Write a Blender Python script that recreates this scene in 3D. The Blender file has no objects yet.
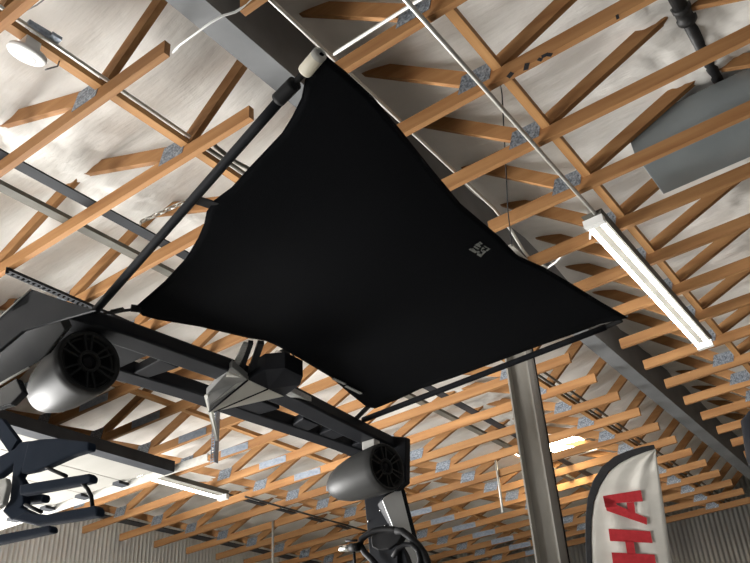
import bpy, bmesh, math, random
import numpy as np
from mathutils import Vector, Matrix
random.seed(7)
scene = bpy.context.scene
col = scene.collection
EYE = 1.6            # camera height above the floor; everything below is laid out relative to the eye and lifted at the end
PI = math.pi

# ------------------------------------------------------------------ camera
F = 821.06
RIGHT = Vector((0.80943016, 0.58431114, -0.05833796))
DOWN = Vector((-0.33950423, 0.38460474, -0.85837991))
FWD = Vector((-0.47912388, 0.71460457, 0.50968678))
cd = bpy.data.cameras.new('camera'); cam = bpy.data.objects.new('camera', cd); col.objects.link(cam)
cd.sensor_width = 36.0; cd.lens = F / 750 * 36.0; cd.clip_start = 0.05; cd.clip_end = 200
m = Matrix((RIGHT, -DOWN, -FWD)).transposed().to_4x4()
cam.matrix_world = m
scene.camera = cam

def ray(x, y): return RIGHT * ((x - 375) / F) + DOWN * ((y - 281.5) / F) + FWD
def onz(x, y, z):                       # where the sight line meets a level plane
    d = ray(x, y); return d * (z / d.z)
def onslope(x, y, h, s):                # ... the plane z = h + s*x
    d = ray(x, y); return d * (h / (d.z - s * d.x))
def ony(x, y, Y): d = ray(x, y); return d * (Y / d.y)
def onx(x, y, X): d = ray(x, y); return d * (X / d.x)

# roof: bottom chords lie on z = H + S*x
H, S = 3.2, 0.0332
def P(x, y, dz=0.0): return Vector((x, y, H + S * x + dz))

# ------------------------------------------------------------------ mesh builder
class MB:
    def __init__(s): s.v = []; s.f = []; s.mi = []; s.sm = []
    def add(s, vs, fs, mi=0, smooth=False):
        o = len(s.v); s.v += [Vector(v) for v in vs]
        for f in fs: s.f.append([i + o for i in f]); s.mi.append(mi); s.sm.append(smooth)
        return s
    def box(s, lo, hi, mi=0):
        x0, y0, z0 = lo; x1, y1, z1 = hi
        vs = [(x0,y0,z0),(x1,y0,z0),(x1,y1,z0),(x0,y1,z0),(x0,y0,z1),(x1,y0,z1),(x1,y1,z1),(x0,y1,z1)]
        return s.add(vs, [(0,3,2,1),(4,5,6,7),(0,1,5,4),(1,2,6,5),(2,3,7,6),(3,0,4,7)], mi)
    def beam(s, a, b, w, h, up=(0,0,1), mi=0, ch=0.0):
        a = Vector(a); b = Vector(b); d = (b - a).normalized(); up = Vector(up)
        si = d.cross(up).normalized(); u = si.cross(d).normalized()
        if ch > 0:
            c = ch; pr = [(-w/2+c,-h/2),(w/2-c,-h/2),(w/2,-h/2+c),(w/2,h/2-c),(w/2-c,h/2),(-w/2+c,h/2),(-w/2,h/2-c),(-w/2,-h/2+c)]
        else: pr = [(-w/2,-h/2),(w/2,-h/2),(w/2,h/2),(-w/2,h/2)]
        n = len(pr); vs = [a + si*p + u*q for p, q in pr] + [b + si*p + u*q for p, q in pr]
        fs = [tuple(range(n)), tuple(range(2*n-1, n-1, -1))] + [(i, i+n, (i+1) % n + n, (i+1) % n) for i in range(n)]
        return s.add(vs, fs, mi)
    def tube(s, pts, r, n=10, mi=0, cap=True, flat=1.0, up=(0,0,1)):
        pts = [Vector(p) for p in pts]; rs = r if isinstance(r, (list, tuple)) else [r]*len(pts)
        up = Vector(up); vs = []; fs = []; pu = None
        for i, p in enumerate(pts):
            t = (pts[min(i+1, len(pts)-1)] - pts[max(i-1, 0)]).normalized()
            if pu is None:
                q = up if abs(t.dot(up)) < .95 else Vector((1,0,0))
                si = t.cross(q).normalized(); pu = si.cross(t).normalized()
            else:
                pu = (pu - t*pu.dot(t)).normalized(); si = t.cross(pu).normalized()
            for k in range(n):
                a = 2*PI*k/n; vs.append(p + si*math.cos(a)*rs[i] + pu*math.sin(a)*rs[i]*flat)
        for i in range(len(pts)-1):
            for k in range(n):
                fs.append((i*n+k, i*n+(k+1) % n, (i+1)*n+(k+1) % n, (i+1)*n+k))
        s.add(vs, fs, mi, True)
        if cap:
            o = len(s.v) - len(vs); L = len(pts)-1
            s.f.append([o+k for k in range(n-1, -1, -1)]); s.mi.append(mi); s.sm.append(False)
            s.f.append([o+L*n+k for k in range(n)]); s.mi.append(mi); s.sm.append(False)
        return s
    def lathe(s, c, axis, prof, n=32, mi=0, up=(0,0,1)):      # prof: (distance along axis, radius)
        c = Vector(c); a = Vector(axis).normalized(); u = Vector(up)
        if abs(a.dot(u)) > .95: u = Vector((1,0,0))
        si = a.cross(u).normalized(); u = si.cross(a)
        vs = []; fs = []
        for d, r in prof:
            for k in range(n):
                t = 2*PI*k/n; vs.append(c + a*d + si*math.cos(t)*r + u*math.sin(t)*r)
        for i in range(len(prof)-1):
            for k in range(n): fs.append((i*n+k, i*n+(k+1) % n, (i+1)*n+(k+1) % n, (i+1)*n+k))
        return s.add(vs, fs, mi, True)
    def prism(s, poly, ext, mi=0):                             # polygon of 3-D points pushed along ext
        poly = [Vector(p) for p in poly]; e = Vector(ext); n = len(poly)
        fs = [tuple(range(n)), tuple(range(2*n-1, n-1, -1))] + [(i, i+n, (i+1) % n + n, (i+1) % n) for i in range(n)]
        return s.add(poly + [p+e for p in poly], fs, mi)
    def build(s, name, mat, parent=None, origin=None, bevel=0.0):
        me = bpy.data.meshes.new(name)
        o = bpy.data.objects.new(name, me); col.objects.link(o)
        if parent is not None:
            off = parent.get('_o') or (0,0,0); off = Vector(off); o.parent = parent
            if parent.type == 'MESH': pass
            o['_o'] = tuple(off)
        else:
            off = Vector(origin) if origin is not None else sum(s.v, Vector()) / len(s.v)
            o.location = off; o['_o'] = tuple(off)
        me.from_pydata([tuple(v - off) for v in s.v], [], s.f)
        for mt in (mat if isinstance(mat, (list, tuple)) else [mat]): me.materials.append(mt)
        for p, i, sm in zip(me.polygons, s.mi, s.sm): p.material_index = i; p.use_smooth = sm
        bm = bmesh.new(); bm.from_mesh(me); bmesh.ops.recalc_face_normals(bm, faces=bm.faces); bm.to_mesh(me); bm.free()
        if bevel > 0:
            b = o.modifiers.new('bevel', 'BEVEL'); b.width = bevel; b.segments = 2; b.limit_method = 'ANGLE'
        return o

def tag(o, label, cat, group=None):
    o['label'] = label; o['category'] = cat
    if group: o['group'] = group
    return o
def struct(o): o['kind'] = 'structure'; return o
def thing(name, label, cat, loc, group=None):
    o = bpy.data.objects.new(name, None); col.objects.link(o); o.location = loc; o['_o'] = tuple(loc)
    o.empty_display_size = .1
    return tag(o, label, cat, group)
def copy_tree(o, parent=None):
    kids = list(o.children)
    c = o.copy(); col.objects.link(c); c.parent = parent
    for k in kids: copy_tree(k, c)
    return c

# ------------------------------------------------------------------ materials
def mat(name, color, rough=.6, metal=0.0, spec=.5, coat=0.0):
    m = bpy.data.materials.new(name); m.use_nodes = True
    b = m.node_tree.nodes['Principled BSDF']
    b.inputs['Base Color'].default_value = (*color, 1); b.inputs['Roughness'].default_value = rough
    b.inputs['Metallic'].default_value = metal; b.inputs['Specular IOR Level'].default_value = spec
    b.inputs['Coat Weight'].default_value = coat
    return m
def nodes(m): return m.node_tree.nodes, m.node_tree.links, m.node_tree.nodes['Principled BSDF']
def noisy(m, c1, c2, scale=(8,8,8), detail=4, bump=0.0, bscale=None, rand=0.0, lo=.3, hi=.7):
    n, l, b = nodes(m)
    tc = n.new('ShaderNodeTexCoord'); mp = n.new('ShaderNodeMapping'); mp.inputs['Scale'].default_value = scale
    l.new(tc.outputs['Object'], mp.inputs['Vector'])
    no = n.new('ShaderNodeTexNoise'); no.inputs['Scale'].default_value = 1; no.inputs['Detail'].default_value = detail
    vec = mp.outputs['Vector']
    if rand > 0:
        oi = n.new('ShaderNodeObjectInfo'); ad = n.new('ShaderNodeVectorMath'); ad.operation = 'ADD'
        ml = n.new('ShaderNodeMath'); ml.operation = 'MULTIPLY'; ml.inputs[1].default_value = 40
        l.new(oi.outputs['Random'], ml.inputs[0]); l.new(mp.outputs['Vector'], ad.inputs[0]); l.new(ml.outputs[0], ad.inputs[1])
        vec = ad.outputs[0]
    l.new(vec, no.inputs['Vector'])
    cr = n.new('ShaderNodeValToRGB'); cr.color_ramp.elements[0].position = lo; cr.color_ramp.elements[1].position = hi
    cr.color_ramp.elements[0].color = (*c1, 1); cr.color_ramp.elements[1].color = (*c2, 1)
    l.new(no.outputs['Fac'], cr.inputs['Fac'])
    out = cr.outputs['Color']
    if rand > 0:
        hs = n.new('ShaderNodeHueSaturation'); mr = n.new('ShaderNodeMapRange')
        mr.inputs['To Min'].default_value = 1 - rand; mr.inputs['To Max'].default_value = 1 + rand
        l.new(oi.outputs['Random'], mr.inputs['Value']); l.new(mr.outputs[0], hs.inputs['Value'])
        l.new(out, hs.inputs['Color']); out = hs.outputs['Color']
    l.new(out, b.inputs['Base Color'])
    if bump > 0:
        bp = n.new('ShaderNodeBump'); bp.inputs['Strength'].default_value = bump; bp.inputs['Distance'].default_value = .01
        l.new(no.outputs['Fac'], bp.inputs['Height']); l.new(bp.outputs['Normal'], b.inputs['Normal'])
    return m
WOOD = noisy(mat('pine_timber', (.6,.35,.16), .7, spec=.25), (.25,.115,.042), (.39,.205,.083), (1.2,30,16), 6, .15, rand=.14)
BRACE = noisy(mat('brace_timber', (.6,.35,.16), .7, spec=.25), (.29,.14,.05), (.43,.235,.095), (30,1.2,16), 6, .15, rand=.1)
GALV = noisy(mat('galvanized_plate', (.4,.44,.5), .45, .6), (.10,.12,.15), (.36,.40,.45), (75,75,75), 1, .5)
SPLICE = noisy(mat('galvanized_splice', (.4,.44,.5), .5, .5), (.22,.26,.32), (.33,.37,.43), (25,60,60), 2, .3)
GIRD = noisy(mat('grey_primer_steel', (.1,.105,.11), .6), (.13,.135,.14), (.19,.195,.20), (3,3,3), 4, .05)
COLM = noisy(mat('column_paint', (.42,.40,.36), .45), (.27,.255,.225), (.35,.335,.30), (6,6,2), 5, .08)
DARKST = noisy(mat('dark_steel_strap', (.05,.055,.06), .6, spec=.15), (.022,.024,.028), (.036,.039,.044), (5,5,5))
GREYST = noisy(mat('grey_strut', (.25,.24,.21), .6, .1, spec=.2), (.10,.095,.08), (.15,.145,.125), (5,5,5))
COND = noisy(mat('conduit_zinc', (.55,.54,.5), .4, .35), (.48,.47,.43), (.62,.61,.57), (20,4,20))
BLKPIPE = noisy(mat('black_iron_pipe', (.015,.015,.016), .5), (.01,.01,.011), (.03,.03,.03), (15,15,15), 4, .2)
TOWER = noisy(mat('black_powder_coat', (.012,.013,.016), .55, spec=.08), (.010,.011,.014), (.016,.017,.02), (4,4,4))
TOWERG = noisy(mat('gloss_black_panel', (.02,.022,.026), .14, spec=.12), (.014,.015,.017), (.04,.04,.039), (3,3,3))
BLKPL = noisy(mat('black_plastic', (.012,.012,.013), .6, spec=.1), (.009,.009,.01), (.017,.017,.018), (9,9,9))
NAVY = noisy(mat('dark_navy_rubber', (.016,.02,.03), .7, spec=.06), (.011,.017,.03), (.017,.024,.038), (9,9,9))
FABRIC = noisy(mat('black_shade_fabric', (.004,.004,.005), .95, spec=.05), (.0030,.0034,.0042), (.0055,.006,.0075), (220,220,220), 2, .1)
WEB = noisy(mat('grey_webbing', (.3,.3,.29), .85), (.22,.22,.21), (.36,.36,.35), (90,90,90))
BLKWEB = noisy(mat('black_webbing', (.012,.012,.014), .85), (.008,.008,.01), (.018,.018,.02), (90,90,90))
PADG = noisy(mat('pale_grey_panel', (.42,.41,.38), .4), (.37,.36,.33), (.47,.46,.43), (14,14,40), 4, .1)
HUBG = noisy(mat('hub_pale_panel', (.5,.49,.45), .35), (.66,.65,.59), (.74,.73,.67), (8,8,8))
HUBD = noisy(mat('hub_grey_panel', (.17,.17,.165), .3), (.2,.2,.195), (.27,.27,.26), (8,8,8))
POD = noisy(mat('speaker_pod_metallic', (.10,.10,.10), .42, 0, spec=.05), (.026,.026,.026), (.036,.036,.035), (4,4,4), 3)
CHROME = noisy(mat('bright_metal', (.7,.7,.68), .2, 1.0), (.62,.62,.6), (.75,.75,.73), (10,10,10))
CREAM = noisy(mat('cream_plastic_cap', (.62,.58,.46), .5), (.54,.5,.4), (.66,.62,.5), (6,6,6), 3)
WHITE = noisy(mat('white_plastic', (.8,.8,.78), .4), (.76,.76,.74), (.84,.84,.82), (6,6,6))
CABLE = noisy(mat('grey_cable', (.2,.2,.2), .6), (.16,.16,.16), (.24,.24,.24), (30,30,30))
DUCT = noisy(mat('sheet_metal_duct', (.30,.33,.34), .5, .3), (.19,.215,.225), (.25,.28,.29), (2,2,2), 4, .05)
DOORM = noisy(mat('overhead_door_panel', (.72,.69,.62), .55), (.20,.195,.175), (.235,.225,.205), (1,6,1))
HULL = noisy(mat('boat_gelcoat', (.03,.035,.05), .25, coat=.5), (.025,.03,.045), (.04,.045,.06), (2,2,2))
FLAGM = noisy(mat('white_flag_cloth', (.72,.7,.64), .85), (.66,.64,.58), (.76,.74,.68), (3,3,9), 4, .25)
FLAGR = noisy(mat('red_flag_print', (.5,.02,.03), .85), (.43,.018,.025), (.53,.028,.038), (30,30,30))
FLAGB = noisy(mat('black_flag_sleeve', (.02,.02,.022), .85), (.015,.015,.017), (.028,.028,.03), (30,30,30))
PRINT = noisy(mat('grey_print', (.32,.33,.30), .8), (.10,.105,.095), (.16,.165,.15), (60,60,60))
FLOORM = noisy(mat('sealed_concrete', (.42,.41,.39), .5), (.44,.43,.40), (.54,.53,.50), (1.2,1.2,1.2), 6, .05)

INS = mat('white_insulation_sheet', (.72,.67,.6), .6, spec=.3)
n, l, b = nodes(INS)
tc = n.new('ShaderNodeTexCoord')
mp = n.new('ShaderNodeMapping'); mp.inputs['Scale'].default_value = (.9, 5, 1); mp.inputs['Rotation'].default_value = (0,0,.12)
l.new(tc.outputs['Object'], mp.inputs['Vector'])
n1 = n.new('ShaderNodeTexNoise'); n1.inputs['Scale'].default_value = 2.2; n1.inputs['Detail'].default_value = 6; l.new(mp.outputs[0], n1.inputs['Vector'])
n2 = n.new('ShaderNodeTexNoise'); n2.inputs['Scale'].default_value = 3; n2.inputs['Detail'].default_value = 5; l.new(tc.outputs['Object'], n2.inputs['Vector'])
ad = n.new('ShaderNodeMath'); ad.operation = 'MULTIPLY_ADD'; ad.inputs[1].default_value = .9; l.new(n2.outputs['Fac'], ad.inputs[0]); l.new(n1.outputs['Fac'], ad.inputs[2])
bp = n.new('ShaderNodeBump'); bp.inputs['Strength'].default_value = .55; bp.inputs['Distance'].default_value = .03
l.new(ad.outputs[0], bp.inputs['Height']); l.new(bp.outputs['Normal'], b.inputs['Normal'])
cr = n.new('ShaderNodeValToRGB'); cr.color_ramp.elements[0].color = (.76,.74,.70,1); cr.color_ramp.elements[1].color = (.85,.83,.79,1)
cr.color_ramp.elements[0].position = .35; cr.color_ramp.elements[1].position = .65
l.new(n2.outputs['Fac'], cr.inputs['Fac']); l.new(cr.outputs['Color'], b.inputs['Base Color'])

CORR = noisy(mat('corrugated_zinc', (.42,.42,.40), .4, .45), (.6,.6,.58), (.74,.74,.71), (1,1,.4), 4)

CORR2 = noisy(mat('shiny_galvanized_wall', (.42,.42,.40), .3, .9), (.30,.30,.28), (.46,.46,.43), (2,2,.5), 4)

def emit(name, color, strength):
    m = mat(name, color, .5); b = m.node_tree.nodes['Principled BSDF']
    b.inputs['Emission Color'].default_value = (*color, 1); b.inputs['Emission Strength'].default_value = strength
    return m
TUBE = emit('lit_led_tube', (1, .98, .94), 6)
SKYL = emit('skylight_lens', (1, .86, .58), 16)

# ------------------------------------------------------------------ setting
XL, XR, YF, YB = -9.55, 5.5, 13.78, -7.0
FLOOR_Z = -EYE
struct(MB().box((XL-3, YB-4, FLOOR_Z-.15), (XR+2, YF+.3, FLOOR_Z)).build('floor', FLOORM))

LY = [1.885 + .6096*k for k in range(-1, 20)]        # trusses left of the girder
RY = [2.557 + .613*k for k in range(-1, 19)]         # trusses right of it
LN = [-3.0, -4.9, -6.8, -8.65]
RN = [-1.32, .60, 2.52]
GX = -2.18

# ceiling: the slack insulation blanket under the roof
gx = np.arange(XL, XR+.01, .055); gy = np.concatenate([np.arange(-3, .6, .2), np.arange(.6, YF+.02, .05)])
X, Y = np.meshgrid(gx, gy)
dz = np.full_like(X, .485)
dz += .20*np.exp(-((X-GX)/.45)**2)
rng = np.random.default_rng(3)
yl = (Y-LY[0])/.6096; yr = (Y-RY[0])/.613
ph = np.where(X < GX, yl, yr)
dz -= .05*np.abs(np.sin(PI*ph))*(.55+.45*np.sin(X*2.1+np.floor(ph)*2.4))
pts = [(x+o, y) for y in LY for x in LN for o in (-.84, .84) if not (x > -3.2 and o > 0)] + [(x+o, y) for y in RY for x in RN for o in (-.86, .86) if not (x < -1 and o < 0)]
for (px, py) in pts:
    w = (np.abs(gy-py) < .75); h = (np.abs(gx-px) < .75)
    if not w.any() or not h.any(): continue
    sl = np.ix_(w, h); dx = X[sl]-px; dy = Y[sl]-py; r = np.hypot(dx, dy); t = np.arctan2(dy, dx)
    k = rng.integers(9, 15); f = rng.uniform(0, 6)
    dz[sl] += -.035*np.exp(-(r/.13)**2) + (.020*np.sin(k*t+f)+.012*np.sin((2*k+3)*t+f*2))*np.exp(-r/.24)*(1-np.exp(-(r/.06)**2))
# folded seams of the blanket, one beside every second truss
for i, y in enumerate(LY):
    if i % 2 == 0: dz -= np.where(X < GX, .012*np.exp(-((Y-y-.33-.02*np.sin(X*1.3+i))/.03)**2), 0)
for i, y in enumerate(RY):
    if i % 2 == 1: dz -= np.where(X > GX, .012*np.exp(-((Y-y-.30-.02*np.sin(X*1.3+i))/.03)**2), 0)
Z = H + S*X + dz
ny, nx = X.shape
me = bpy.data.meshes.new('ceiling')
vs = np.stack([X.ravel(), Y.ravel(), Z.ravel()], 1)
idx = np.arange(nx*ny).reshape(ny, nx)
fs = np.stack([idx[:-1,:-1].ravel(), idx[1:,:-1].ravel(), idx[1:,1:].ravel(), idx[:-1,1:].ravel()], 1)
me.from_pydata(vs.tolist(), [], fs.tolist()); me.materials.append(INS)
for p in me.polygons: p.use_smooth = True
co = bpy.data.objects.new('ceiling', me); col.objects.link(co); struct(co)
so = co.modifiers.new('thickness', 'SOLIDIFY'); so.thickness = .03; so.offset = 1

def corrugated(name, a, b, z0, z1, pitch=.068, amp=.011, m=None):
    # ribbed metal sheet from plan point a to b
    a = Vector((*a, 0)); b = Vector((*b, 0)); L = (b-a).length; d = (b-a)/L; nrm = Vector((d.y, -d.x, 0))
    N = int(L/pitch)*6; mb = MB(); vs = []
    for i in range(N+1):
        t = i/N*L; q = a + d*t + nrm*(amp*math.tanh(2*math.sin(2*PI*t/pitch))/.96)
        vs.append((q.x, q.y, z0)); vs.append((q.x, q.y, z1))
    fs = [(2*i, 2*i+2, 2*i+3, 2*i+1) for i in range(N)]
    mb.add(vs, fs, 0, True); return mb.build(name, m or CORR)
DOOR_Y0, DOOR_Y1, DOOR_TOP = 1.45, 5.12, 2.45
w = corrugated('wall_left', (XL, DOOR_Y1+.12), (XL, YF), FLOOR_Z, 3.35); struct(w)
w = corrugated('wall_left_header', (XL, -3.0), (XL, DOOR_Y1+.12), DOOR_TOP, 3.35); struct(w)
w = corrugated('wall_far', (XL, YF), (XR, YF), FLOOR_Z, 3.9, pitch=.075, m=CORR2); struct(w)

# ------------------------------------------------------------------ girder and column
g = MB()
zg = 3.24
g.box((GX-.075, YB, zg), (GX+.075, YF-.05, zg+.014)); g.box((GX-.006, YB, zg+.014), (GX+.006, YF-.05, zg+.6)); g.box((GX-.085, YB, zg+.6), (GX+.085, YF-.05, zg+.614))
tag(g.build('steel_girder', GIRD, origin=(GX, 3, zg)), 'dark grey steel girder running away between the two rows of timber trusses', 'girder')
cx, cy = -2.12, 4.90
ct = thing('steel_column', 'grey painted steel column standing beyond the black shade canopy', 'column', (cx, cy, FLOOR_Z))
MB().box((cx-.082, cy-.06, FLOOR_Z+.02), (cx-.070, cy+.06, zg-.02)).build('flange', COLM, ct)
MB().box((cx+.070, cy-.06, FLOOR_Z+.02), (cx+.082, cy+.06, zg-.02)).build('flange', COLM, ct)
MB().box((cx-.070, cy-.005, FLOOR_Z+.02), (cx+.070, cy+.005, zg-.02)).build('web_plate', COLM, ct)
MB().box((cx-.15, cy-.13, zg-.02), (cx+.15, cy+.13, zg)).build('cap_plate', COLM, ct)
MB().box((cx-.18, cy-.16, FLOOR_Z), (cx+.18, cy+.16, FLOOR_Z+.02)).build('base_plate', COLM, ct)
tag(MB().tube([(cx+.090, cy+.05, FLOOR_Z+.3), (cx+.091, cy+.052, 1.2), (cx+.090, cy+.05, zg-.03)], .005, 6).build('black_cable', BLKPL), 'thin black cable running down the edge of the grey steel column', 'cable')

# ------------------------------------------------------------------ trusses
T, D = .038, .089
def bar(a, b): return MB().beam(a, b, T, D, (0,0,1))
def plate(x, dz, w, h, yo, m, slope=0.0):
    return MB().box((x-w/2, yo-.0015, H+S*x+dz-h/2), (x+w/2, yo+.0015, H+S*x+dz+h/2))
def q(x, dz): return P(x, 0, dz)
def make_truss(side):
    t = thing('roof_truss', '', 'roof truss', (0, 0, H))
    if side == 'L':
        bar(q(XL+.12, D/2), q(-2.42, D/2)).build('bottom_chord', WOOD, t)
        for i, x in enumerate(LN):
            bar(q(x-.05, .11), q(x-1.02, .505)).build('web', WOOD, t)
            bar(q(x+.05, .11), q(x+1.02, .505) if i else q(GX-.10, .66)).build('web', WOOD, t)
        nodes_ = LN
        for yo in (-.0205, .0205):
            p = plate(-6.08, .045, .40, .078, yo, SPLICE); p.build('splice_plate', SPLICE, t)
    else:
        bar(q(-1.96, D/2), q(XR-.1, D/2)).build('bottom_chord', WOOD, t)
        for i, x in enumerate(RN):
            bar(q(x+.05, .11), q(x+1.02, .505)).build('web', WOOD, t)
            bar(q(x-.05, .11), q(x-.98, .505) if i else q(GX+.10, .68)).build('web', WOOD, t)
        nodes_ = RN
    for x in nodes_:
        for yo in (-.021, .021):
            pb = MB(); zc = H+S*x
            pb.prism([(x-.15, yo-.0015, zc+.05), (x+.05, yo-.0015, zc+.05), (x+.09, yo-.0015, zc+.165), (x-.11, yo-.0015, zc+.165)], (0, .003, 0))
            pb.build('connector_plate', GALV, t)
    return t
ORD = 'first second third fourth fifth sixth seventh eighth ninth tenth eleventh twelfth thirteenth fourteenth fifteenth sixteenth seventeenth eighteenth nineteenth twentieth twenty-first'.split()
for side, ys, grp in (('L', LY, 'timber trusses left of the girder'), ('R', RY, 'timber trusses right of the girder')):
    proto = make_truss(side)
    for i, y in enumerate(ys):
        o = proto if i == 0 else copy_tree(proto)
        o.location = (0, y, H)
        if side == 'L': o['label'] = 'timber roof truss on the left of the steel girder, %s one from the camera' % ORD[i]
        else: o['label'] = 'timber roof truss on the right of the steel girder, %s one from the camera' % ORD[i]
        o['group'] = grp
        if side == 'R' and i == 2:      # dark ink marks stamped on this one chord
            for (ax_, ay_), (bx_, by_), w_ in (((508.5,74),(512,76),.035), ((524,67),(529,66),.045), ((539,61),(541,58),.03), ((541.5,57),(548,54),.022), ((547,54.5),(552,55),.022), ((616,17.5),(619,16),.03)):
                A, B = ony(ax_, ay_, y-.0195), ony(bx_, by_, y-.0195); off_ = Vector((0, y, 0))
                MB().beam(A - off_, B - off_, .0012, w_, (0,0,1)).build('ink_stamp', BLKWEB, o)

# bracing boards that run across the trusses
def alongY(name, x, dzc, y0, y1, w, h, m, label, cat):
    return tag(MB().beam(P(x, y0, dzc), P(x, y1, dzc), w, h).build(name, m), label, cat)
alongY('timber_brace', -2.93, .089+.02, -.3, YF-.1, .052, .038, BRACE, 'long timber brace left of the girder, the one nearest the girder, carrying the white disc', 'brace')
alongY('timber_brace', -5.76, .089+.02, 1.0, YF-.1, .06, .038, BRACE, 'long timber brace crossing the trusses beside the blue-grey splice plates, second from the girder', 'brace')
alongY('timber_brace', -1.215, .089+.02, 1.5, YF-.1, .052, .05, BRACE, 'long timber brace right of the girder, above the lit twin tube lamp', 'brace')
alongY('steel_strap', -3.78, .089+.012, 1.0, YF-.1, .085, .012, DARKST, 'flat black steel strap crossing the left trusses beside the grey strut', 'strap')
alongY('steel_strut', -4.03, .089+.016, 1.0, YF-.1, .07, .03, GREYST, 'flat grey strut crossing the left trusses next to the black strap', 'strut')
alongY('steel_strap', -7.33, .089+.01, 1.5, YF-.1, .07, .015, DARKST, 'dark strap over the trusses behind the far tube lamp, seen in short pieces', 'strap')
alongY('steel_strap', -8.95, .089+.01, 1.5, YF-.1, .16, .015, DARKST, 'wide dark strap lying on the truss ends close to the corrugated left wall', 'strap')

# conduits
def pipe(name, pts, r, m, label, cat, n=8): return tag(MB().tube(pts, r, n).build(name, m), label, cat)
pipe('conduit', [P(-2.86, 1.0, .099), P(-2.86, 2.45, .099)], .010, COND, 'straight zinc conduit above the white disc at the top left', 'conduit')
pipe('conduit', [onslope(212, 141, 3.42, S), onslope(216, 147, 3.38, S), onslope(224, 153, 3.33, S), onslope(236, 162, 3.303, S), P(-2.79, 3.0, .103), P(-2.79, YF-.2, .103)], .013, GREYST, 'grey conduit left of the girder, bent at its near end', 'conduit')
pipe('conduit', [P(-2.86, 2.5, .103), P(-2.86, YF-.2, .103)], .013, GREYST, 'straight grey conduit left of the girder, beside the bent one', 'conduit')
c9 = [P(-1.86, .6, .103), P(-1.86, 2.4, .103), P(-1.86, 4.30, .103)]
c9 += [onslope(511, 230, 3.30, S), onslope(523, 250, 3.30, S), onslope(530, 259, 3.30, S), onslope(543, 266, 3.30, S), onslope(547, 268, 3.30, S)]
pipe('conduit', c9, .012, COND, 'bright conduit along the right side of the dark girder, bent at its far end', 'conduit')
pipe('conduit', [P(-1.30, 1.6, -.018), P(-1.30, 4.80, -.018)], .014, COND, 'bright conduit under the right trusses leading to the lit twin tube lamp', 'conduit')
pipe('conduit', [P(-1.84, 2.50, .103), P(-.2, 2.50, .103), P(.8, 2.50, .103)], .010, COND, 'conduit lying on the second truss at the right of the girder', 'conduit')
pipe('cable', [P(-2.40, 1.905, .02), onslope(180, 45, 3.19, S), onslope(195, 34, 3.18, S), onslope(210, 23, 3.18, S), onslope(222, 16, 3.19, S), onslope(235, 12, 3.20, S), onslope(247, 5, 3.22, S), onslope(262, -12, 3.24, S)], .006, WHITE, 'white cable swooping from a truss end across the girder at the top', 'cable')
pipe('cable', [onslope(547, 268, 3.30, S), onslope(556, 262, 3.29, S), onslope(563, 254, 3.28, S), onslope(573, 247, 3.26, S), onslope(590, 240, 3.23, S), P(-1.42, 4.86, -.02)], .008, WHITE, 'white cable curving from the bent conduit to the twin tube lamp', 'cable')
pipe('cable', [P(-1.305, 3.4, .48), P(-1.305, 3.4, -.06)][:1] + [onz(502, 94, 3.55), onz(505, 150, 3.3), onz(508, 212, 3.16), onz(512, 246, 3.02)], .004, BLKPL, 'thin dark wire hanging straight down beside the right side trusses', 'wire')
pipe('conduit', [P(-6.98, 7.25, -.02), P(-6.98, 10.6, -.02)], .013, BLKPIPE, 'thin dark pipe running on from the far tube lamp under the trusses', 'pipe')
pipe('conduit', [P(-7.7, 8.555, .08), P(-7.7, 8.555, -1.5)], .016, COND, 'zinc conduit dropping from the trusses beyond the far tube lamp', 'conduit')
pipe('conduit', [P(-4.5, 9.165, .3), P(-4.5, 9.165, -.45)], .016, COND, 'short zinc conduit dropping between the trusses left of the column', 'conduit')
pipe('cable', [P(-3.10, 1.44, .40), P(-2.98, 1.47, .41), P(-2.55, 1.5, .44)], .004, CABLE, 'thin grey cable across the insulation behind the white disc', 'cable')
pipe('cable', [P(-2.93, 1.62, .09), P(-2.90, 1.60, .02), P(-2.92, 1.55, -.03)], .004, CABLE, 'short curled cable feeding the white disc', 'cable')
# black pipe with coupling
pp = thing('black_pipe', 'black iron pipe with a coupling between the right trusses and the duct', 'pipe', P(-.30, 4.0, .43))
MB().tube([P(-.30, 1.5, .42), P(-.30, 3.83, .42)], .042, 14).build('pipe_length', BLKPIPE, pp)
MB().tube([P(-.30, 3.83, .42), P(-.30, 4.95, .42)], .036, 14).build('pipe_length', BLKPIPE, pp)
MB().lathe(P(-.30, 3.73, .42), (0,1,0), [(0,.04),(0,.056),(.03,.056),(.035,.05),(.09,.05),(.095,.06),(.13,.06),(.13,.03)], 16).build('coupling', BLKPIPE, pp)
# duct between two right side trusses
dt = thing('sheet_metal_duct', 'grey sheet metal duct lying between two trusses at the right edge', 'duct', P(1.2, 4.7, .2))
dy0, dy1 = 4.425, 4.985
d_ = MB(); d_.prism([P(-.90, dy0, .12), P(-.90, dy1, .12), P(-.90, dy1, .28), P(-.78, dy1, .36), P(-.78, dy0, .36), P(-.90, dy0, .28)], P(3.6,0)-P(-1.0,0)); d_.build('duct_body', DUCT, dt, bevel=.006)
MB().box((1.1, dy0-.012, H+.08), (1.14, dy1+.012, H+.5)).build('seam_collar', DUCT, dt)

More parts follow.
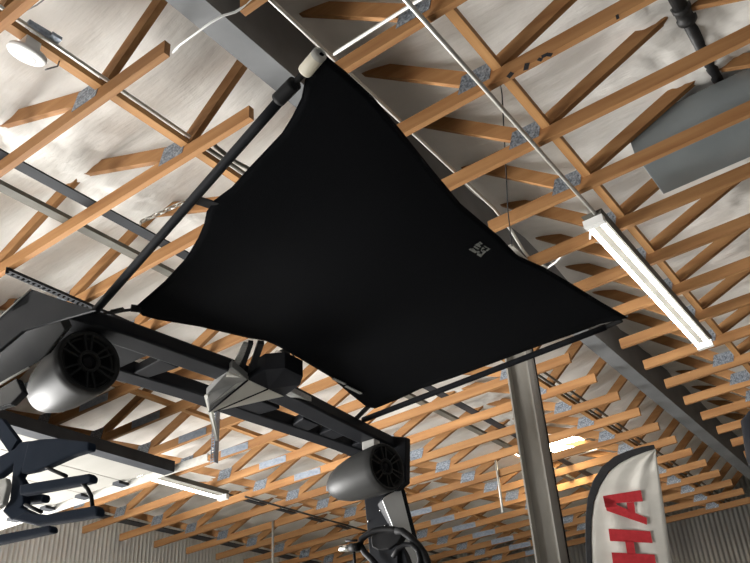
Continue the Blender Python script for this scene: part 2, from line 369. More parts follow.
# perforated angle bars
def perforated(mb, a, b, w, up, n):
    a = Vector(a); b = Vector(b); d = b-a; L = d.length; d /= L; u = Vector(up); si = d.cross(u).normalized()
    mb.beam(a + u*w*.5, b + u*w*.5, .003, w, u)                     # standing leg
    mb.beam(a + si*w*.12, b + si*w*.12, w*.24, .003, u); mb.beam(a + si*w*.88, b + si*w*.88, w*.24, .003, u)
    for i in range(n):
        p = a + d*(L*(i+.5)/n); mb.beam(p + si*w*.22, p + si*w*.80, L/n*.5, .003, u)
    return mb
pa_ = thing('perforated_angle', 'dark perforated angle bar under the left trusses, above the tower end', 'angle bar', P(-4.6, 3.3, -.03))
perforated(MB(), P(-4.62, 2.46, -.056), P(-4.62, 4.3, -.056), .055, (0,0,1), 46).build('bar', DARKST, pa_)
MB().tube([P(-4.60, 3.02, -.05), P(-4.60, 3.02, -.17)], .008, 8).build('threaded_rod', DARKST, pa_)

# access point, sensor bracket
ap = thing('access_point', 'white disc shaped wireless access point under a timber brace at the top left', 'access point', P(-2.93, 1.47, .0))
apc = P(-2.93, 1.455, .035); apn = Vector((-.40, 0, -.92))
MB().lathe(apc, apn, [(0,.0),(0,.07),(.010,.094),(.024,.098),(.036,.088),(.043,.058),(.045,0)], 40).build('disc_cover', WHITE, ap)
MB().box((apc.x-.03, apc.y-.04, apc.z-.012), (apc.x+.03, apc.y+.04, P(-2.93,0,.093).z)).build('mounting_foot', WHITE, ap)
MB().lathe(apc, apn, [(.041,.056),(.0455,.054),(.0452,.049),(.0445,.047)], 32).build('status_ring', WEB, ap)
br = thing('sensor_bracket', 'small blue grey metal bracket clamped on the conduit at the top left', 'bracket', P(-2.86, 1.5, .1))
bA, bB, bC = onslope(27, 23, 3.31, S), onslope(49, 36, 3.31, S), onslope(59, 42, 3.31, S)
MB().beam(bA, bB, .04, .03).build('bracket_body', SPLICE, br, bevel=.004)
MB().beam(bA.lerp(bB,.25) + Vector((-.012,0,-.017)), bA.lerp(bB,.85) + Vector((-.012,0,-.017)), .02, .004).build('white_sticker', WHITE, br)
MB().beam(bB, bC, .06, .02).build('clamp', SPLICE, br)

# ------------------------------------------------------------------ lamps
def tube_lamp(name, x, y0, y1, zt, tubes, label):
    t = thing(name, label, 'lamp', P(x, (y0+y1)/2, zt))
    MB().prism([P(x-.075, y0, zt), P(x+.075, y0, zt), P(x+.06, y0, zt-.045), P(x-.06, y0, zt-.035)], (0, y1-y0, 0)).build('housing', GREYST, t)
    for o in tubes:
        MB().tube([P(x+o, y0+.05, zt-.085), P(x+o, y1-.05, zt-.085)], .017, 12).build('led_tube', TUBE, t)
    for y in (y0+.02, y1-.02):
        MB().beam(P(x-.07, y, zt-.07), P(x+.07, y, zt-.07), .05, .055).build('lamp_holder', WHITE, t)
    return t
tube_lamp('tube_lamp', -1.325, 4.66, 7.22, 0, (-.043, .043), 'lit twin tube ceiling lamp at the right, pointing away along the trusses')
tube_lamp('tube_lamp', -7.06, 4.70, 6.98, 0, (.0,), 'lit tube lamp in the far lower left, beside the overhead door track')

# skylight
sk = thing('skylight', 'bright skylight glowing among the trusses just right of the grey column', 'skylight', P(-3.9, 10.1, .40))
sc_ = onslope(556, 447, H+.40, S); sx0, sx1, sy0, sy1 = sc_.x-.5, sc_.x+.42, sc_.y-.4, sc_.y+.4; sz = sc_.z
MB().box((sx0, sy0, sz-.02), (sx1, sy1, sz)).build('lens', SKYL, sk)
for a, b_ in (((sx0-.05,sy0-.05),(sx1+.05,sy0)), ((sx0-.05,sy1),(sx1+.05,sy1+.05)), ((sx0-.05,sy0),(sx0,sy1)), ((sx1,sy0),(sx1+.05,sy1))):
    MB().box((a[0], a[1], sz-.03), (b_[0], b_[1], sz+.06)).build('curb', WHITE, sk)

# ------------------------------------------------------------------ overhead door (open, lying under the trusses)
zd = 2.56
dr = bpy.data.objects.new('door_1', None); col.objects.link(dr); dr.location = (-7.6, 3.3, zd); dr['_o'] = (-7.6, 3.3, zd); dr['kind'] = 'structure'
xe = -5.93
for k in range(6):
    x1 = xe - .58*k; x0 = x1 - .572
    MB().box((x0, DOOR_Y0, zd), (x1, DOOR_Y1-.06, zd+.045)).build('door_section', DOORM, dr, bevel=.004)
st = MB(); st.box((xe-.02, DOOR_Y0, zd-.055), (xe+.10, DOOR_Y1-.02, zd+.05)); st.box((xe-.035, DOOR_Y0, zd-.055), (xe-.02, DOOR_Y1-.02, zd-.035))
st.build('reinforcing_strut', DARKST, dr)
for yy in (DOOR_Y1, DOOR_Y0-.03):
    tr = MB(); tr.box((XL+.05, yy+.01, zd-.035), (-5.43, yy+.015, zd+.035)); tr.box((XL+.05, yy+.015, zd-.035), (-5.43, yy+.045, zd-.03)); tr.box((XL+.05, yy+.015, zd+.03), (-5.43, yy+.045, zd+.035))
    tr.build('track', COND, dr)
for k in range(6):
    x = xe - .04 - .58*k
    MB().box((x-.05, DOOR_Y1-.12, zd-.03), (x+.05, DOOR_Y1+.0, zd-.002)).build('roller_hinge', DARKST, dr)
tag(perforated(MB(), (-5.425, 5.215, zd-.03), (-5.425, 5.215, P(-5.42,0,.10).z), .05, (0,1,0), 22).build('hanger_angle', SPLICE), 'perforated hanger angle holding up the end of the door track', 'angle bar')

# ------------------------------------------------------------------ boat below the frame carrying the tower
hull = MB(); rings = []
secs = [(-6.6, 1.05, -.95), (-5.0, 1.22, -1.15), (-3.0, 1.25, -1.2), (-1.2, 1.10, -1.15), (.0, .75, -1.0), (.75, .12, -.5)]
yc = 2.80
for x, hw, zk in secs:
    rings.append([(x, yc-hw, -.05), (x, yc-hw*.97, -.35), (x, yc-hw*.7, zk+.2), (x, yc, zk), (x, yc+hw*.7, zk+.2), (x, yc+hw*.97, -.35), (x, yc+hw, -.05), (x, yc+hw*.85, -.05), (x, yc-hw*.85, -.05)])
vv = [p for r in rings for p in r]; N = 9; ff = []
for i in range(len(rings)-1):
    for k in range(N): ff.append((i*N+k, i*N+(k+1) % N, (i+1)*N+(k+1) % N, (i+1)*N+k))
ff += [tuple(range(N)), tuple(range(len(vv)-1, len(vv)-N-1, -1))]
bt = thing('wake_boat', 'dark wake boat on cradle blocks under the black tower', 'boat', (-3, yc, FLOOR_Z))
hull.add(vv, ff, 0, False).build('hull', HULL, bt, bevel=.03)
dk = MB(); dk.add([(x, yc+sg*hw*.84, -.045) for x, hw, zk in secs for sg in (-1, 1)], [(2*i, 2*i+2, 2*i+3, 2*i+1) for i in range(len(secs)-1)]); dk.build('pale_deck', WHITE, bt)
for x in (-5.2, -1.4):
    MB().box((x-.15, yc-.5, FLOOR_Z), (x+.15, yc+.5, -1.12)).build('cradle_block', BRACE, bt)

# ------------------------------------------------------------------ tower
ZT = 1.65          # underside of the crossbar
tw = thing('boat_tower', 'black boat tower arch with a slotted crossbar, carrying the speakers', 'boat tower', (-2.8, yc, -.05))
fx = [(-2.68, 1.55), (-2.66, 1.72), (-2.63, 1.84), (-2.60, 2.0), (-2.545, 2.55), (-2.54, 3.02), (-2.58, 3.6), (-2.60, 3.96), (-2.56, 4.06)]   # front edge of the crossbar
rx = [(-3.10, 1.60), (-3.08, 1.75), (-3.05, 2.0), (-3.01, 2.3), (-2.97, 2.6), (-2.95, 3.0), (-2.91, 3.5), (-2.89, 3.9), (-2.88, 3.97)]
FWR, RWR = .13, .12
def strip(mb, outer, w, sgn, z0, z1):
    n_ = len(outer); vs = []
    for x, y in outer: vs += [(x, y, z0), (x + sgn*w, y, z0), (x + sgn*w, y, z1), (x, y, z1)]
    fs = []
    for i in range(n_-1):
        for k in range(4): fs.append((i*4+k, i*4+(k+1) % 4, (i+1)*4+(k+1) % 4, (i+1)*4+k))
    fs += [(0,1,2,3), (n_*4-1, n_*4-2, n_*4-3, n_*4-4)]
    return mb.add(vs, fs)
strip(MB(), fx, FWR, -1, ZT, ZT+.07).build('front_rail', TOWER, tw, bevel=.012)
strip(MB(), rx, RWR, 1, ZT, ZT+.07).build('rear_rail', TOWER, tw, bevel=.012)
def cross(y0, y1, y0b, y1b):       # gusset between the rails
    xa, xb = -2.70, -2.90
    MB().prism([(xa, y0, ZT+.004), (xa, y1, ZT+.004), (xb, y1b, ZT+.004), (xb, y0b, ZT+.004)], (0, 0, .045)).build('gusset', TOWER, tw, bevel=.006)
cross(1.56, 2.17, 1.56, 2.17); cross(2.23, 2.35, 2.25, 2.33); cross(2.67, 3.05, 2.68, 3.03); cross(3.24, 3.38, 3.31, 3.43); cross(3.48, 3.61, 3.50, 3.63); cross(3.77, 4.05, 3.78, 4.05)
# right leg: dark inner plate, pale pad on the face turned to the stern, black edge
def onpl(x, y, p0, nn): 
    d = ray(x, y); return d * (p0.dot(nn)/d.dot(nn))
lg = MB().prism([ony(*p, 3.98) for p in ((350,455),(372,446),(393,436),(406,437),(405.5,482),(396,490),(386,495),(383,501),(394,528),(404,551),(414,580),(470,790),(400,790),(370,563),(364,497))], (0, .05, 0)).build('leg', TOWER, tw, bevel=.006)
p0 = Vector((-2.66, 3.975, 1.4)); pn = Vector((.80, -.60, .05)).normalized()
pb_ = MB().prism([onpl(*p, p0, pn) for p in ((381.5,500),(383.5,496),(388,493),(400,487.5),(403,487.5),(405,490),(416.5,535),(425,563),(487,760),(460,790),(411,575),(402,550),(392.5,528))], pn*-.08).build('leg_shell', TOWER, tw, bevel=.004)
MB().prism([onpl(*p, p0+pn*.008, pn) for p in ((382.5,500.5),(384.5,497),(388.5,494.5),(399.5,489.3),(401.2,490.5),(411.5,532),(420.5,563),(428,590),(416,580),(403.5,550),(393.5,528))], pn*-.010).build('side_pad', WHITE, pb_, bevel=.002)
for sx, sy in ((380.4, 510.6), (368.6, 521.3), (385.4, 525.8)):
    p = ony(sx, sy, 3.98); MB().lathe(p, (0,-1,0), [(0,.006),(.006,.006),(.008,.003),(.008,0)], 10).build('screw', CHROME, lg)
# left leg: swept plate seen from outside, glossy lower half
ll = MB().prism([ony(*p, 1.55) for p in ((31,289),(62,300),(95,310),(60,320),(22,331),(-2,351),(-60,392),(-60,371),(0,317))], (0, .012, 0)).build('leg', TOWER, tw, bevel=.004)
MB().tube([ony(-20, 335, 1.548), ony(0, 317, 1.548), ony(31, 289.3, 1.548)], .004, 6).build('edge_trim', PADG, ll)
p0 = ony(22, 331, 1.56); pn = Vector((.15, -.75, -.64)).normalized()
MB().prism([onpl(*p, p0, pn) for p in ((22,331),(60,320),(65,330),(53,345),(44,357),(29,367.5),(0,384),(-60,415),(-60,390),(-2,351))], (0, .03, .03)).build('glossy_panel', TOWERG, ll, bevel=.003)
MB().tube([onpl(-20, 394, p0, pn), onpl(0, 384, p0, pn), onpl(29, 367.5, p0, pn)], .005, 6).build('lower_trim', HUBG, ll)
MB().tube([ony(-55, 395, 1.60), Vector((-3.3, 1.60, 1.1)), Vector((-3.35, 1.62, -.05))], [.05,.055,.06], 12).build('strut', TOWER, tw)
MB().prism([ony(*p, 1.58) for p in ((-30,392),(0,388),(16,378),(22,392),(10,404),(-30,415))], (0, .03, 0)).build('lower_bracket', TOWERG, ll, bevel=.004)

# speaker pods
def speaker(c, label, R=.138):
    ax = Vector((.98, -.20, 0)).normalized(); c = Vector(c)
    t = thing('tower_speaker', label, 'speaker', c + Vector((0,0,R)), 'speaker pods under the boat tower')
    body = [(.012, R*.97), (0, R), (-.03, R*1.0), (-.12, R*.99), (-.23, R*.93), (-.32, R*.82), (-.39, R*.66), (-.435, R*.47), (-.46, R*.27), (-.47, 0)]
    MB().lathe(c, ax, body, 48).build('pod_shell', POD, t)
    MB().lathe(c, ax, [(-.015, R*.985), (.018, R*.985), (.026, R*.95), (.024, R*.86), (.0, R*.82), (-.015, R*.82)], 48).build('trim_ring', POD, t)
    MB().lathe(c, ax, [(-.004, R*.83), (-.012, R*.74), (-.02, R*.70), (-.055, R*.34), (-.055, 0)], 40).build('cone', BLKPL, t)
    MB().lathe(c, ax, [(.004, R*.80), (.012, R*.77), (.004, R*.73)], 40).build('surround', POD, t)
    u = Vector((0,0,1)); si = ax.cross(u).normalized(); gr = MB()
    for k in range(6):
        a = 2*PI*k/6 + .35; d = si*math.cos(a) + u*math.sin(a)
        e = si*math.cos(a+PI/2) + u*math.sin(a+PI/2)
        p0 = c + ax*.012 + d*R*.26; p1 = c + ax*.018 + d*R*.90
        gr.beam(p0 + e*.008, p1 + e*.019, .009, .012, ax); gr.beam(p0 - e*.008, p1 - e*.019, .009, .012, ax)
    g_ = gr.build('grille', TOWERG, t)
    MB().lathe(c, ax, [(.004, R*.34), (.02, R*.34), (.024, R*.30), (.018, R*.25), (.004, R*.25)], 32).build('hub_ring', POD, g_)
    MB().lathe(c, ax, [(-.02, R*.25), (.004, R*.22), (.012, R*.12), (.014, 0)], 24).build('centre_cap', BLKPL, t)
    top = c + ax*(-.10) + Vector((0,0,R*.95))
    MB().box((top.x-.045, top.y-.03, top.z-.02), (top.x+.045, top.y+.03, ZT+.002)).build('mount', PADG, t, bevel=.006)
    return t
speaker(ray(87.5, 362.5)*3.40, 'bullet shaped speaker pod under the left end of the tower, nearer the camera')
speaker(ray(384.5, 467.5)*4.66, 'bullet shaped speaker pod under the right end, in front of the tower leg')

# centre hub
hb = thing('tower_hub', 'faceted tow point hub with pale panels under the middle of the tower', 'hub', onz(250, 385, ZT))
Pn = lambda x, y, z: onz(x, y, z)
zc = {'P':(209,412,1.50),'W':(206,395,1.60),'X':(232,366.5,1.66),'Q':(248,380,1.64),'R':(268,389,1.62),'Sx':(284,396.5,1.62),'T':(300,385,1.62),'T2':(303,376.5,1.64),'U':(285,368,1.66),'V':(265,369.5,1.67),'P2':(213.5,412,1.51)}
zc = {k: Pn(*v) for k, v in zc.items()}
up_ = Vector((0, 0, .035))
def facet(names, m, nm, ext=up_): MB().prism([zc[k] for k in names], ext).build(nm, m, hb, bevel=.002)
facet(['W','X','Q','P'], HUBD, 'grey_panel'); facet(['P','Q','R','P2'], HUBG, 'pale_panel'); facet(['P2','R','Sx'], HUBG, 'pale_panel')
facet(['Q','V','U','T2','T','Sx','R'], TOWER, 'black_cap', Vector((0,0,.085)))
gap = MB(); gap.tube([zc['P'], zc['Q']], .0045, 6); gap.tube([zc['P2'], zc['R']], .0045, 6); gap.build('panel_gap', BLKPL, hb)
MB().prism([Pn(226,375,1.625), Pn(229,373.5,1.63), Pn(240,377.5,1.61), Pn(226,376.8,1.62)], (0,0,.01)).build('bright_insert', HUBG, hb)
MB().prism([Pn(204,396,1.59), Pn(207.5,395,1.59), Pn(217.5,441,1.40), Pn(215.5,441,1.40)], (.0,.012,.012)).build('pointed_fin', HUBG, hb)
MB().prism([Pn(284,394,1.64), Pn(288,390,1.64), Pn(316,404,1.68), Pn(309,408,1.68)], (0,0,.03)).build('name_badge', WEB, hb, bevel=.003)

# ------------------------------------------------------------------ shade canopy
BH, BS = 1.9475, .0875
def bp_(x, y, d=0): 
    p = onslope(x, y, BH, BS); p.z += d; return p
can = thing('shade_canopy', 'large black shade canopy stretched above the boat tower', 'canopy', bp_(370, 230))
AB = [(321,53),(306,80),(302.5,98),(293,117),(283,133),(267,150),(250,168),(232,188),(213,202),(207.5,212),(205,224),(199,238),(187,258),(165,282),(135,308)]
BD = [(135,308),(143,315),(158,319),(200,326),(249,337.5),(265,340),(275,344),(288,351),(300,358),(315,367),(330,376),(350,393),(367,406.5)]
DC = [(367,406.5),(375,408),(400,398),(420,388.5),(457,376),(500,360),(540,345),(572,334),(600,323.5),(627,317.5)]
AC = [(321,53),(345,72),(372,97),(398,128),(430,168),(460,204),(500,238),(517,256),(543,267.5),(567,281.5),(600,302),(627,317.5)]
def resamp(pl, n_):
    pl = [Vector((a, b_, 0)) for a, b_ in pl]; L = [0]
    for i in range(1, len(pl)): L.append(L[-1] + (pl[i]-pl[i-1]).length)
    out = []
    for k in range(n_):
        s_ = L[-1]*k/(n_-1); i = 1
        while i < len(L)-1 and L[i] < s_: i += 1
        f = (s_-L[i-1])/(L[i]-L[i-1]); out.append(pl[i-1].lerp(pl[i], f))
    return out
N1 = 48
e0, e1, e2, e3 = resamp(AB, N1), resamp(DC[::-1], N1), resamp(AC, N1), resamp(BD, N1)   # AB: v at u=0 ; CD: v at u=1 ; AC: u at v=0 ; BD: u at v=1
vs = []
for j in range(N1):
    v = j/(N1-1)
    for i in range(N1):
        u = i/(N1-1)
        p = e0[j]*(1-u) + e1[j]*u + e2[i]*(1-v) + e3[i]*v - (e0[0]*(1-u)*(1-v) + e1[0]*u*(1-v) + e0[-1]*(1-u)*v + e1[-1]*u*v)
        q_ = bp_(p.x, p.y, -.10*(u*(1-u)*v*(1-v))*4 - .0)
        vs.append(q_)
fs = [(j*N1+i, j*N1+i+1, (j+1)*N1+i+1, (j+1)*N1+i) for j in range(N1-1) for i in range(N1-1)]
fb = MB().add(vs, fs, 0, True).build('fabric', FABRIC, can)
so = fb.modifiers.new('thickness', 'SOLIDIFY'); so.thickness = .006; so.offset = 0
hem = MB()
for e in (AB, BD, DC, AC): hem.tube([bp_(x, y) for x, y in e], .0035, 6)
hem.build('hem', FABRIC, fb)
# printed mark near the far edge: rows of pale strokes
o_ = bp_(480, 248); exv = (bp_(489,247.2)-bp_(471,249))/18; 
def mk(u, v): return bp_(467.2+u*.0667, 225+v*.0667, -.030) if False else bp_(456+u/15, 219.5+v/15, -.034)
pm = MB()
strokes = [[(330,240),(350,232),(385,262),(365,272)], [(270,282),(300,262),(360,305),(345,318)], [(305,262),(325,250),(355,275),(338,285)],
           [(250,310),(268,296),(335,340),(315,350)], [(180,350),(205,332),(235,340),(290,372),(290,400),(270,402)], [(215,345),(240,330),(268,350),(250,362)],
           [(290,372),(330,372),(345,390),(300,400)], [(365,330),(395,315),(415,330),(385,345)], [(400,290),(425,298),(455,318),(435,325)],
           [(455,318),(500,340),(450,375),(435,362),(465,340)], [(370,380),(400,362),(418,368),(385,392)], [(420,372),(440,380),(385,430),(370,420)],
           [(310,405),(350,410),(385,432),(360,465),(300,430)], [(365,345),(380,352),(372,378),(358,372)]]
for s_ in strokes: pm.prism([mk(*p) for p in s_], (0, 0, .002))
pm.build('printed_emblem', PRINT, fb)['label'] = 'small pale printed emblem'
# arms
def arm_pts(a, b_, n_=8): 
    A, B = bp_(*a), bp_(*b_); return [A.lerp(B, k/(n_-1)) for k in range(n_)]
la = MB().tube(arm_pts((89, 318), (296, 82)), .0175, 14).build('arm', TOWER, can)
MB().tube(arm_pts((278, 100), (295, 83)), .024, 14).build('sleeve', BLKPL, la)
MB().tube(arm_pts((295, 83), (307, 69)), .011, 12).build('rod_end', BLKPL, la)
cA, cB = bp_(304.5, 72), bp_(318, 56); ca = (cB-cA)
MB().lathe(cA, ca, [(0, .012), (0, .022), (.004, .0235), (ca.length*.9, .0235), (ca.length, .0225)], 24).build('end_cap', CREAM, la)
MB().lathe(cB, ca, [(-.004, .0235), (.012, .0235), (.016, .02), (.014, .013), (.008, .012), (.008, 0)], 24).build('cap_face', PADG, la)
ra = MB().tube(arm_pts((363, 420), (606, 327)), .0165, 14).build('arm', TOWER, can)
MB().tube(arm_pts((606, 327), (622, 320)), .012, 12).build('rod_end', POD, ra)
MB().beam(bp_(590, 327), bp_(628, 316), .012, .004, (0,0,1)).build('corner_strap', WEB, can)
MB().beam(bp_(190, 198), bp_(216, 206), .045, .006, (0,0,1)).build('side_strap', BLKWEB, can)
bk = MB().beam(bp_(104, 311, -.01), bp_(137, 308, -.005), .014, .006).build('corner_strap', BLKWEB, can)
MB().beam(bp_(112, 309.5, -.012), bp_(124, 307, -.012), .026, .014, mi=0, ch=.004).build('buckle', POD, bk)
MB().tube([bp_(131, 308), bp_(141, 309)], .016, 10).build('corner_grommet', BLKPL, can)
bk = MB().beam(bp_(355, 418, -.01), bp_(368, 406, -.005), .03, .006).build('corner_strap', BLKWEB, can)
wb = MB().beam(bp_(333, 376.5, -.012), bp_(345, 382, -.012), .016, .005); wb.beam(bp_(346, 384, -.012), bp_(361, 391.5, -.012), .018, .005); wb.build('loose_webbing', WEB, can)
# struts from the tower up to the canopy edge
MB().beam(onz(233, 371, ZT+.03), bp_(246.5, 343, .0), .028, .012).build('strut', WEB, can)
MB().beam(onz(240, 373, ZT+.03), bp_(251, 342, .0), .022, .02).build('strut', TOWER, can)
MB().beam(onz(250, 374, ZT+.03), bp_(261, 342, .0), .03, .02).build('strut', TOWER, can)
# navigation lamp on the hub
nv = thing('navigation_lamp', 'small silver and black navigation lamp standing behind the tower hub', 'lamp', onz(288, 371, 1.76))
MB().tube([onz(288, 372, 1.74), onz(286, 362, 1.80), onz(284, 351, 1.86)], [.02,.026,.03], 16).build('stem', POD, nv)
MB().tube([onz(276, 354, 1.83), onz(284, 356, 1.83)], .020, 16).build('lens', CHROME, nv)
MB().tube([onz(291, 352, 1.86), onz(295, 358, 1.83), onz(297, 365, 1.79), onz(294, 371, 1.76)], .004, 8).build('wire', BLKPL, nv)

# chain with hook beyond the left arm
ch = MB(); pa = [P(-3.3, 2.75, .40)]; pa = onslope(188, 200, 3.42, S); pb_ = onslope(141, 222, 3.33, S)
for k in range(9):
    a = pa.lerp(pb_, k/9); b2 = pa.lerp(pb_, (k+1.15)/9); dd = (b2-a).normalized(); sd = dd.cross(Vector((0,0,1))).normalized() if k % 2 else Vector((0,0,1))
    ch.tube([a + sd*.009, a.lerp(b2,.5) + sd*.012, b2 + sd*.009, b2 - sd*.009, a.lerp(b2,.5) - sd*.012, a - sd*.009, a + sd*.009], .006, 6)
hk = [onslope(*p, 3.31, S) for p in ((141,222),(139,227),(138,231),(139.5,235),(141.5,232))]
ch.tube(hk, .009, 8)
tag(ch.build('hook_chain', COND), 'small zinc chain with a hook hanging between the left arm and the trusses', 'chain')

# ------------------------------------------------------------------ board racks
def poly_px(pts, sc, ox, oy, Y): return [ony(ox + a/sc, oy + b_/sc, Y) for a, b_ in pts]
rk = thing('board_rack', 'black forked board rack at the lower left, its prongs pointing right', 'board rack', ony(10, 490, 1.46))
L0 = lambda pts, Y: poly_px(pts, 4.02, -4.5, 418, Y)
MB().prism(L0([(-80,250),(-80,205),(0,160),(75,122),(100,95),(140,90),(140,160),(110,200),(92,235),(110,262),(110,345),(100,358),(160,385),(160,430),(60,410),(25,375),(55,330),(65,230),(70,182),(0,240)], 1.46), (0, .03, 0)).build('frame', NAVY, rk, bevel=.006)
MB().prism(L0([(130,92),(175,84),(250,80),(375,95),(372,128),(300,150),(200,195),(150,212),(100,222)], 1.44), (0, .03, 0)).build('prong', NAVY, rk, bevel=.006)
MB().prism(L0([(95,268),(140,260),(370,222),(382,232),(378,256),(350,263),(140,303),(95,310)], 1.42), (0, .03, 0)).build('prong', NAVY, rk, bevel=.006)
MB().prism(L0([(90,312),(188,304),(192,318),(184,336),(105,346)], 1.50), (0, .03, 0)).build('prong', NAVY, rk, bevel=.006)
MB().prism(L0([(60,408),(110,378),(200,387),(398,350),(408,365),(405,392),(330,407),(160,432)], 1.40), (0, .03, 0)).build('prong', NAVY, rk, bevel=.006)
MB().prism(L0([(-80,488),(0,470),(212,430),(219,440),(217,458),(0,506),(-80,522)], 1.36), (0, .03, 0)).build('prong', NAVY, rk, bevel=.006)
gp = MB().prism(L0([(-60,250),(0,248),(40,240),(46,270),(28,345),(0,365),(-60,375)], 1.43), (0, .02, 0)).build('mounting_plate', PADG, rk, bevel=.004)
MB().prism(L0([(-80,180),(-10,195),(60,170),(78,150),(70,185),(0,238),(-80,230)], 1.5), (0, .03, 0)).build('brace_arm', NAVY, rk)
for pts_, yy in (([(190,190),(225,208),(262,224),(285,234)], 1.45), ([(345,258),(370,285),(385,315),(390,355)], 1.43), ([(120,348),(150,362),(185,378)], 1.45)):
    MB().tube(L0(pts_, yy), .006, 8).build('bungee_cord', BLKPL, rk)
MB().beam(ony(0, 425, 1.48) , ony(16, 447, 1.48), .02, .05).build('arm_link', NAVY, rk)
sup = MB().tube([ony(-14, 470, 1.50), Vector((-3.02, 1.55, 1.0)), Vector((-3.05, 1.60, .9))], .03, 10); sup.build('bracket', NAVY, rk)

rr = thing('board_rack', 'black board rack with a silver bolt on the right tower leg at the bottom edge', 'board rack', ony(385, 545, 3.93))
R0 = lambda pts, Y: poly_px(pts, 8.93, 330, 500, Y)
MB().tube(R0([(640,280),(560,262),(480,262),(400,275),(330,310),(280,350),(270,400),(310,470),(370,530),(430,600)], 3.88), .018, 10).build('fork', BLKPL, rr)
MB().tube([ony(x, y, 3.86) for x, y in ((396,531),(402,531),(410,537),(418,545),(424,553),(428,563),(430,575))], .02, 10).build('fork', BLKPL, rr)
MB().tube([ony(x, y, 3.84) for x, y in ((393,557),(398,549),(405,544.5),(412,545),(417.5,550),(420,558),(419,568))], .014, 10).build('inner_fork', BLKPL, rr)
MB().prism(R0([(385,285),(440,268),(600,272),(640,320),(600,380),(520,440),(430,450),(370,420),(360,340)], 3.93), (0, .06, 0)).build('clamp_block', BLKPL, rr, bevel=.008)
MB().prism(R0([(430,420),(600,400),(600,700),(480,700)], 3.95), (0, .04, 0)).build('mounting_bar', TOWER, rr)
bo = MB().tube(R0([(95,436),(185,428)], 3.86), .019, 14).build('silver_bolt', CHROME, rr)
MB().tube(R0([(185,426),(260,415)], 3.86), .024, 12).build('bolt_collar', BLKPL, rr)
MB().tube(R0([(140,365),(240,362)], 3.9), .007, 8).build('pin', BLKPL, rr)
MB().tube(R0([(215,460),(222,600)], 3.9), .008, 8).build('pin', BLKPL, rr)

# ------------------------------------------------------------------ flag
fn = Vector((.31, -.95, 0)).normalized(); f0 = Vector((-2.03, 6.18, 1.6))
def fp(x, y, off=0.0):
    d = ray(x, y); p = d * (f0.dot(fn)/d.dot(fn)); return p + fn*off
fg = thing('feather_flag', 'white feather flag with black sleeve and red letters beside the grey column', 'flag', (-2.2, 6.12, FLOOR_Z))
pole_px = [(588,600),(586.5,563),(585.5,540),(585.5,518),(587.5,498),(593,481),(602,467),(614,457),(628,451),(642,447),(654,445)]
inner = [(593.5,600),(592,563),(591,540),(591.5,520),(594,502),(600,486),(609,472),(620,463),(632,457),(645,452),(655,449)]
cl = [fp(*p) for p in inner] + [fp(672, 563), fp(677, 600)]
cl_ = MB(); 
# cloth as strips between the sleeve and the free edge
nr = 24; lft = resamp(inner, nr); vs = []; M_ = 14
rt = resamp([(677,600),(672,563),(663,500),(656.5,458),(655.5,450)], nr)
for i in range(nr):
    for j in range(M_):
        t = j/(M_-1); p = lft[i].lerp(rt[i], t)
        off = .012*math.sin(j*1.1 + i*.35)*math.sin(PI*t) + .010*math.sin((i-j*.8)*1.3)*math.sin(PI*t)*(i/nr)
        vs.append(fp(p.x, p.y, off))
fs = [(i*M_+j, i*M_+j+1, (i+1)*M_+j+1, (i+1)*M_+j) for i in range(nr-1) for j in range(M_-1)]
clo = cl_.add(vs, fs, 0, True).build('cloth', FLAGM, fg)
so = clo.modifiers.new('thickness', 'SOLIDIFY'); so.thickness = .004; so.offset = 0
lo = MB(); bl, brr = fp(593.5,600), fp(677,600)
lo.prism([bl, brr, Vector((brr.x+.02, brr.y+.0, -.9)), Vector((bl.x-.02, bl.y, -.9))], fn*-.004); lo.build('lower_cloth', FLAGM, fg)
sv = MB(); vs = []
for a, b_ in zip(pole_px, inner): vs += [fp(*a, .012), fp(*b_, .012), fp(*b_, -.012), fp(*a, -.012)]
fs = []
for i in range(len(inner)-1):
    for k in range(4): fs.append((i*4+k, i*4+(k+1) % 4, (i+1)*4+(k+1) % 4, (i+1)*4+k))
fs += [(0,1,2,3), (len(vs)-1, len(vs)-2, len(vs)-3, len(vs)-4)]
sv.add(vs, fs).build('pole_sleeve', FLAGB, fg, bevel=.004)
pb2 = fp(590.5, 600); MB().tube([pb2, Vector((pb2.x, pb2.y, FLOOR_Z+.04))], .02, 10).build('pole', FLAGB, fg)
MB().lathe((pb2.x, pb2.y, FLOOR_Z), (0,0,1), [(0,.28),(.03,.28),(.05,.05),(.12,.03),(.12,0)], 28).build('base', DARKST, fg)
fc = 110/503
def fl(pts): return [fp(575+a*fc, 440+b_*fc, .026) for a, b_ in pts]
le = MB()
le.prism(fl([(130,260),(300,234),(310,284),(268,290),(275,347),(325,360),(330,390),(145,326)]), fn*-.002)
le2 = MB()
LA = MB()
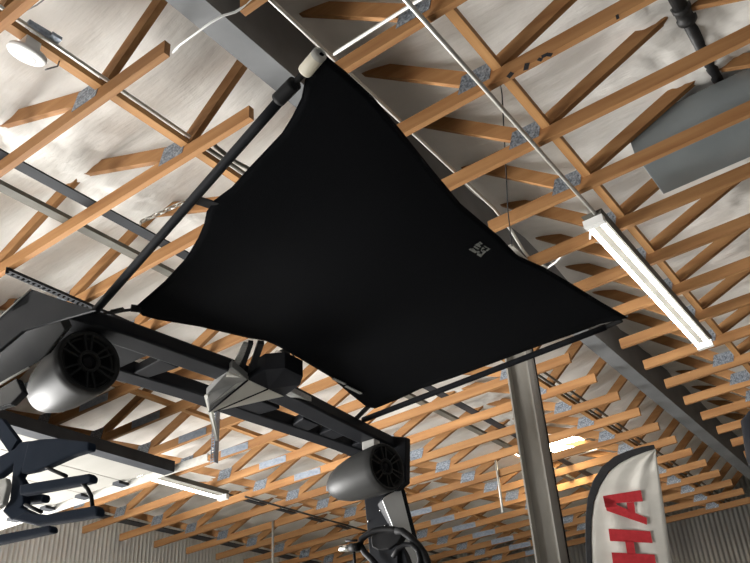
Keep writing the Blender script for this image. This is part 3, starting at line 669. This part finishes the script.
# A lies on its side: two legs, a crossbar and a flat apex
LA.prism(fl([(129,260),(301,233),(311,284),(137,296)]), fn*-.003)
LA.prism(fl([(131,268),(186,298),(243,322),(329,360),(330,391),(146,327)]), fn*-.003)
LA.prism(fl([(236,290),(270,288),(277,340),(243,326)]), fn*-.0035)
LA.prism(fl([(129,262),(189,285),(193,308),(140,312)]), fn*-.0032)
LA.build('red_letter', FLAGR, fg)['label'] = 'red letter A turned on its side'
LH = MB()
LH.prism(fl([(154,409),(345,421),(355,474),(161,465)]), fn*-.003); LH.prism(fl([(168,517),(364,527),(374,590),(176,580)]), fn*-.003); LH.prism(fl([(229,462),(268,464),(279,528),(240,526)]), fn*-.0032)
LH.build('red_letter', FLAGR, fg)['label'] = 'red letter H turned on its side'

# dark tube at the right edge
bx = ray(756, 436).normalized()*6.6
tag(MB().tube([bx + Vector((.55,.1,.25)), bx + Vector((.2,.05,.22)), bx + Vector((.03,.0,.06)), bx + Vector((0,0,-.15)), bx + Vector((.02,0,-.6)), Vector((bx.x+.05, bx.y, FLOOR_Z))], [.10,.11,.12,.11,.09,.08], 14).build('tower_tube', TOWER), 'black curved tube of another boat tower cut off by the right edge', 'tube')

# ------------------------------------------------------------------ light
def area(name, loc, target, sx, sy, energy, color):
    d = bpy.data.lights.new(name, 'AREA'); d.shape = 'RECTANGLE'; d.size = sx; d.size_y = sy; d.energy = energy; d.color = color
    o = bpy.data.objects.new(name, d); col.objects.link(o); o.location = loc
    o.rotation_euler = (Vector(target)-Vector(loc)).to_track_quat('-Z', 'Y').to_euler()
    return o
area('door_daylight_and_fill', (-12.6, 3.3, -.1), (-3.5, 5.2, 2.2), 4.6, 3.4, 2700, (1, .985, .96))
dl = area('door_daylight_and_fill', (-7.6, -2.6, -.6), (-4.9, 4.6, 3.0), 3.2, 2.2, 170, (1, .985, .96)); dl.data.spread = math.radians(95)  # added fill brightening the left trusses' near faces, no door stands here
w = bpy.data.worlds.new('world'); scene.world = w; w.use_nodes = True
w.node_tree.nodes['Background'].inputs['Color'].default_value = (.85, .92, 1, 1); w.node_tree.nodes['Background'].inputs['Strength'].default_value = .10

# lift everything so that the floor is z = 0
for o in list(scene.objects):
    if o.parent is None: o.location.z += EYE
for o in scene.objects:
    if '_o' in o: del o['_o']
vs_ = scene.view_settings
vs_.view_transform = 'Standard'; vs_.look = 'None'; vs_.exposure = 0.45; vs_.gamma = 1.0
try: scene.cycles.use_denoising = True
except Exception: pass
